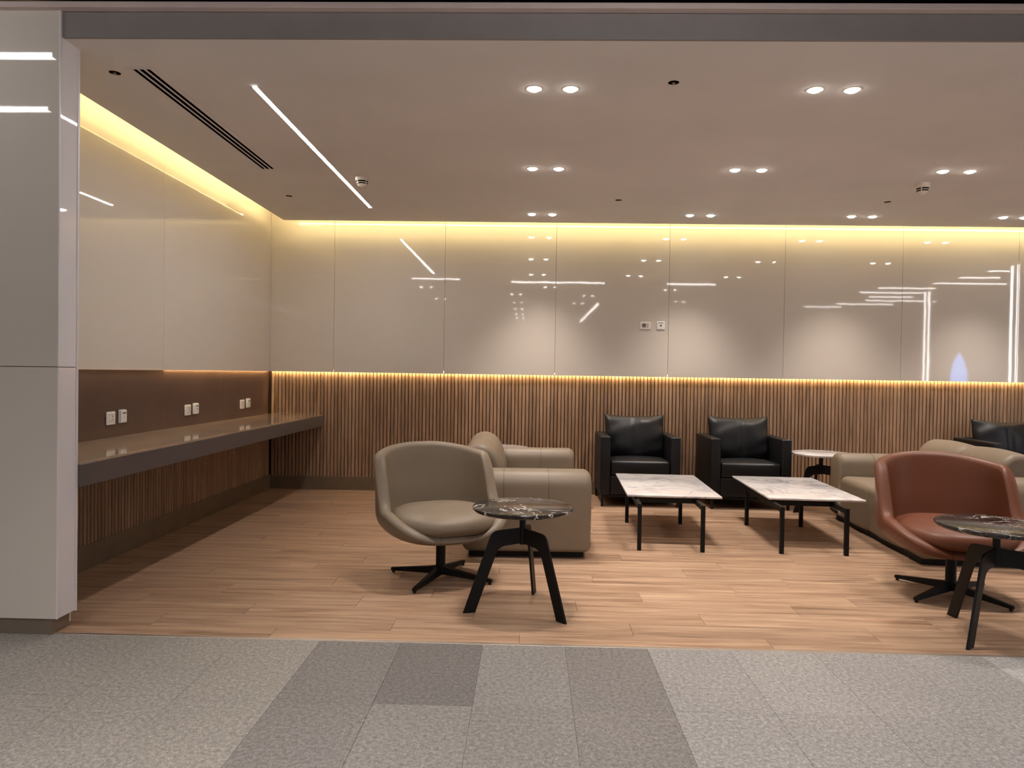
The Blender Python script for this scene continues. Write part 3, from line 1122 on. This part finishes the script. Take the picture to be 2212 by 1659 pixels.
tub_chair((-0.543, 4.485), -63, 70.5, 'taupe', 'taupe leather swivel tub chair on a black four-star base')
tub_chair((2.569, 4.377), -99, 30, 'brown', 'cognac brown leather swivel tub chair on a black four-star base')


# ---- round marble tables on three bent blade legs
def round_table(loc, ang, stone, label):
    t = empty('round_table', label, 'table', (loc[0], loc[1], 0), math.radians(ang), 'round marble side tables')
    R, H = 0.279, 0.570
    link('table_top', lathe(bmesh.new(), [(0, H - 0.026), (R - 0.022, H - 0.026), (R - 0.010, H - 0.022), (R - 0.002, H - 0.014), (R, H - 0.008), (R - 0.003, H - 0.002), (R - 0.008, H), (0, H)], 72), stone, t, smooth=True)
    link('top_plate', lathe(bmesh.new(), [(0, H - 0.032), (0.09, H - 0.032), (0.09, H - 0.026), (0, H - 0.026)], 32), 'black_metal', t)
    link('post', lathe(bmesh.new(), [(0, 0.36), (0.0175, 0.36), (0.0175, H - 0.032), (0, H - 0.032)], 20), 'black_metal', t, smooth=True)
    pts = [(0.004, 0.452), (0.172, 0.437), (0.328, 0.0), (0.262, 0.0), (0.136, 0.352), (0.004, 0.366)]
    prof = round_poly(pts, [0, 0.05, 0, 0, 0.06, 0], 6)
    for k in range(3):
        a = 2 * PI * k / 3
        ca, sa = math.cos(a), math.sin(a)
        bm = prism(bmesh.new(), prof, -0.006, 0.006, lambda r, z, q: (r * ca - q * sa, r * sa + q * ca, z))
        link('leg', bm, 'black_metal', t)
    return t


round_table((-0.025, 3.93), 76, 'black_marble', 'round black marble table in front of the taupe tub chair')
round_table((2.385, 3.68), 98, 'black_marble', 'round black marble table in front of the brown tub chair')
round_table((2.862, 7.05), 82, 'white_marble', 'round white marble table beside the second black armchair')
round_table((-0.275, 7.05), 90, 'white_marble', 'round white marble table behind the taupe sofa nearest the counter')


# ---- rectangular marble coffee tables
def coffee_table(top_c, leg_c, rot_deg, label):
    t = empty('coffee_table', label, 'table', (leg_c[0], leg_c[1], 0), math.radians(rot_deg), 'white marble coffee tables')
    dx, dy = top_c[0] - leg_c[0], top_c[1] - leg_c[1]
    W, L = 0.362, 0.595
    link('table_top', B(dx - W, dx + W, dy - L, dy + L, 0.358, 0.376, bev=0.006, seg=3), 'white_marble', t, smooth=True)
    for sx in (-1, 1):
        for sy in (-1, 1):
            link('leg', B(sx * 0.232 - 0.0145, sx * 0.232 + 0.0145, sy * 0.497 - 0.0145, sy * 0.497 + 0.0145, 0, 0.346, bev=0.001, seg=1), 'black_metal', t)
        link('side_rail', B(sx * 0.232 - 0.0145, sx * 0.232 + 0.0145, -0.482, 0.482, 0.308, 0.346, bev=0.001, seg=1), 'black_metal', t)
    for yy in (-0.20, 0.30):
        link('cross_rail', B(-0.2172, 0.2172, yy - 0.02, yy + 0.02, 0.308, 0.346, bev=0.001, seg=1), 'black_metal', t)
    for px_, py_ in ((-0.232, -0.20), (0.232, -0.20), (-0.232, 0.42), (0.232, 0.42)):
        link('spacer', B(px_ - 0.012, px_ + 0.012, py_ - 0.03, py_ + 0.03, 0.346, 0.358), 'black_metal', t)
    return t


coffee_table((1.145, 6.12), (1.087, 5.805), -2.5, 'white marble coffee table in front of the first black armchair')
coffee_table((2.225, 6.10), (2.130, 5.788), -2.5, 'white marble coffee table next to the taupe sofa with the brown chair')


# ---- black leather armchairs
def armchair(x0, y0, seed, label):
    t = empty('armchair', label, 'armchair', (x0, y0, 0), 0, 'black leather armchairs')
    W, D, A = 0.785, 0.66, 0.098
    for xa, xb in ((0, A), (W - A, W)):
        link('armrest', soft_box(bmesh.new(), xa, xb, 0, D, 0.115, 0.692, 0.014, crown=0.004, seg=3, inner=4), 'black', t, smooth='all')
    link('backrest', soft_box(bmesh.new(), A + 0.001, W - A - 0.001, D - 0.11, D - 0.004, 0.12, 0.700, 0.02, seg=3, inner=3), 'black', t, smooth='all')
    link('seat_base', soft_box(bmesh.new(), A + 0.001, W - A - 0.001, 0.012, D - 0.112, 0.118, 0.305, 0.012, fcrown=0.004, seg=3, inner=4), 'black', t, smooth='all')
    sc = link('seat_cushion', soft_box(bmesh.new(), A + 0.004, W - A - 0.004, 0.004, D - 0.115, 0.310, 0.452, 0.022, crown=0.022, fcrown=0.010, seg=4, inner=8), 'black', t, smooth='all')
    bc = bpy.data.objects
    bm = pillow(bmesh.new(), W - 2 * A + 0.03, 0.475, 0.23, dip=0.022, side=0.008, n=26, ruck=0.010, seed=seed)
    bmesh.ops.rotate(bm, verts=bm.verts, cent=(0, 0, 0), matrix=Matrix.Rotation(math.radians(-13), 3, 'X') @ Matrix.Rotation(math.radians((seed % 3 - 1) * 1.6), 3, 'Y'))
    bmesh.ops.translate(bm, verts=bm.verts, vec=(W / 2, D - 0.215, 0.655))
    pc = link('back_cushion', bm, 'black', t, smooth='all')
    for z0, x_a, x_b, ya, yb, nm in ((0.095, 0.012, W - 0.012, 0.012, 0.034, 'front_rail'), (0.095, 0.012, W - 0.012, D - 0.034, D - 0.012, 'rear_rail'),
                                     (0.095, 0.012, 0.034, 0.0345, D - 0.0345, 'side_rail'), (0.095, W - 0.034, W - 0.012, 0.0345, D - 0.0345, 'side_rail')):
        link(nm, B(x_a, x_b, ya, yb, z0, 0.1145), 'black_metal', t)
    for xa in (0.012, W - 0.034):
        for ya in (0.012, D - 0.034):
            link('leg', B(xa, xa + 0.022, ya, ya + 0.022, 0, 0.0945), 'black_metal', t)
    return t


armchair(0.712, 7.045, 4, 'black leather armchair behind the coffee table beside the taupe sofa')
armchair(1.785, 7.02, 7, 'black leather armchair between the two white coffee tables and round white table')
armchair(4.50, 7.03, 5, 'black leather armchair partly hidden behind the sofa back with brown chair')


# ---- two-seat leather sofas
def sofa(xback, y0, facing, label, turn=0.0):
    """local: x from the back (0) to the front (0.90), y along the length; facing +1 looks to +x, -1 to -x"""
    D, L, AW = 0.905, 1.75, 0.275
    f = facing
    q = math.radians(turn)
    cx_, cy_ = f * D / 2, L / 2          # turned about its middle
    t = empty('sofa', label, 'sofa', (xback + cx_ - (cx_ * math.cos(q) - cy_ * math.sin(q)), y0 + cy_ - (cx_ * math.sin(q) + cy_ * math.cos(q)), 0), q, 'taupe two-seat sofas')

    def X(v):
        return f * v
    link('plinth', B(min(X(0.045), X(D - 0.05)), max(X(0.045), X(D - 0.05)), 0.075, L - 0.075, 0.0, 0.047), 'black_plastic', t)
    # arms: profile in (y, z), swept along x
    for k, yy in enumerate((0, L - AW)):
        sgn = 1 if k == 0 else -1
        pr = [(0.012, 0.047), (AW - 0.01, 0.047), (AW, 0.40), (AW, 0.617), (0.0, 0.617), (-0.004, 0.35)]
        if k == 1:
            pr = [(AW - a, b) for a, b in pr][::-1]
        rad = [0.03, 0.01, 0.05, 0.115, 0.125, 0.2]
        if k == 1:
            rad = rad[::-1]
        prof = round_poly(pr, rad, 8)
        bm = loft_profile(bmesh.new(), prof, D, 0.055, lambda a, b, q: (X(q), yy + a, b), seg=6, mid=4)
        ar = link('armrest', bm, 'taupe', t, smooth='all')
        # stitched seams over the arm
        for q in (0.285, 0.60):
            pts = [(X(q), yy + a, b) for a, b in prof]
            zs = [(a, b) for a, b in prof if b > 0.06]
            i0 = max(range(len(prof)), key=lambda i: prof[i][1])
            pl = [(X(q), yy + a + (a - AW / 2) * 0.004, b + 0.0006) for a, b in prof if b > 0.08]
            # order along the arm cross-section: outer bottom -> top -> inner bottom
            cen = (AW / 2, 0.3)
            pl.sort(key=lambda p: math.atan2(p[2] - cen[1], p[1] - yy - cen[0]) % (2 * PI) if math.atan2(p[2] - cen[1], p[1] - yy - cen[0]) > -PI / 2 else math.atan2(p[2] - cen[1], p[1] - yy - cen[0]) + 2 * PI)
            link('seam', tube(bmesh.new(), pl, 0.0013, 5), 'taupe_seam', ar)
    # seat blocks
    half = (L - 2 * AW) / 2
    for k in range(2):
        ya = AW + k * half
        pr = [(0.16, 0.052), (D - 0.012, 0.052), (D, 0.30), (D - 0.005, 0.425), (0.16, 0.410)]
        prof = round_poly(pr, [0.01, 0.03, 0.2, 0.13, 0.02], 8)
        bm = loft_profile(bmesh.new(), prof, half - 0.002, 0.016, lambda a, b, q: (X(a), ya + 0.001 + q, b), seg=4, puff=0.010, mid=8)
        link('seat_cushion', bm, 'taupe', t, smooth='all')
    # low back and two back cushions
    bm = loft_profile(bmesh.new(), round_poly([(0.0, 0.052), (0.15, 0.052), (0.15, 0.60), (0.02, 0.60)], [0.02, 0.01, 0.04, 0.05], 6), L - 2 * AW - 0.004, 0.01, lambda a, b, q: (X(a), AW + 0.002 + q, b), seg=3)
    link('backrest', bm, 'taupe', t, smooth='all')
    sect = spline([(0.150, 0.415), (0.09, 0.53), (0.02, 0.61), (-0.015, 0.69), (0.03, 0.758), (0.12, 0.772), (0.205, 0.722), (0.258, 0.63), (0.282, 0.52), (0.275, 0.43), (0.21, 0.412)], 4)
    for k in range(2):
        ya = AW - 0.02 + k * (half + 0.02)
        ln = half + 0.018
        bm = loft_profile(bmesh.new(), sect, ln, 0.055, lambda a, b, q: (X(a), ya + q, b), seg=7, puff=0.010, mid=8)
        bcx = link('back_cushion', bm, 'taupe', t, smooth='all')
        # seam across the cushion
        q0 = ln * 0.30 if k == 0 else ln * 0.7
        cx_, cz_ = 0.135, 0.59
        pl = [(X(a + (a - cx_) * 0.085 + 0.000), ya + q0, b + (b - cz_) * 0.035 + 0.002) for a, b in sect if b > 0.5]
        ends = (0.028, ln - 0.028)
        for e in ends:
            pts = [(X(cx_ + (a - cx_) * 0.80), ya + e, cz_ + (b - cz_) * 0.84) for a, b in sect]
            link('piping', tube(bmesh.new(), pts + [pts[0]], 0.004, 6), 'taupe_seam', bcx)
    return t


sofa(-0.472, 4.985, 1, 'taupe leather sofa behind the taupe tub chair and black table', 1.2)
sofa(3.675, 4.985, -1, 'taupe leather sofa behind the brown tub chair', -3.0)

# ---- cable on the floor beside the sofa
pts = [(0.36, 6.76, 0.004), (0.44, 6.80, 0.004), (0.52, 6.83, 0.005), (0.58, 6.86, 0.012), (0.63, 6.885, 0.02)]
c = link('floor_cable', tube(bmesh.new(), pts, 0.0035, 6), 'black_plastic')
tag(c, 'short black cable end lying on the wood floor behind the sofa', 'cable')
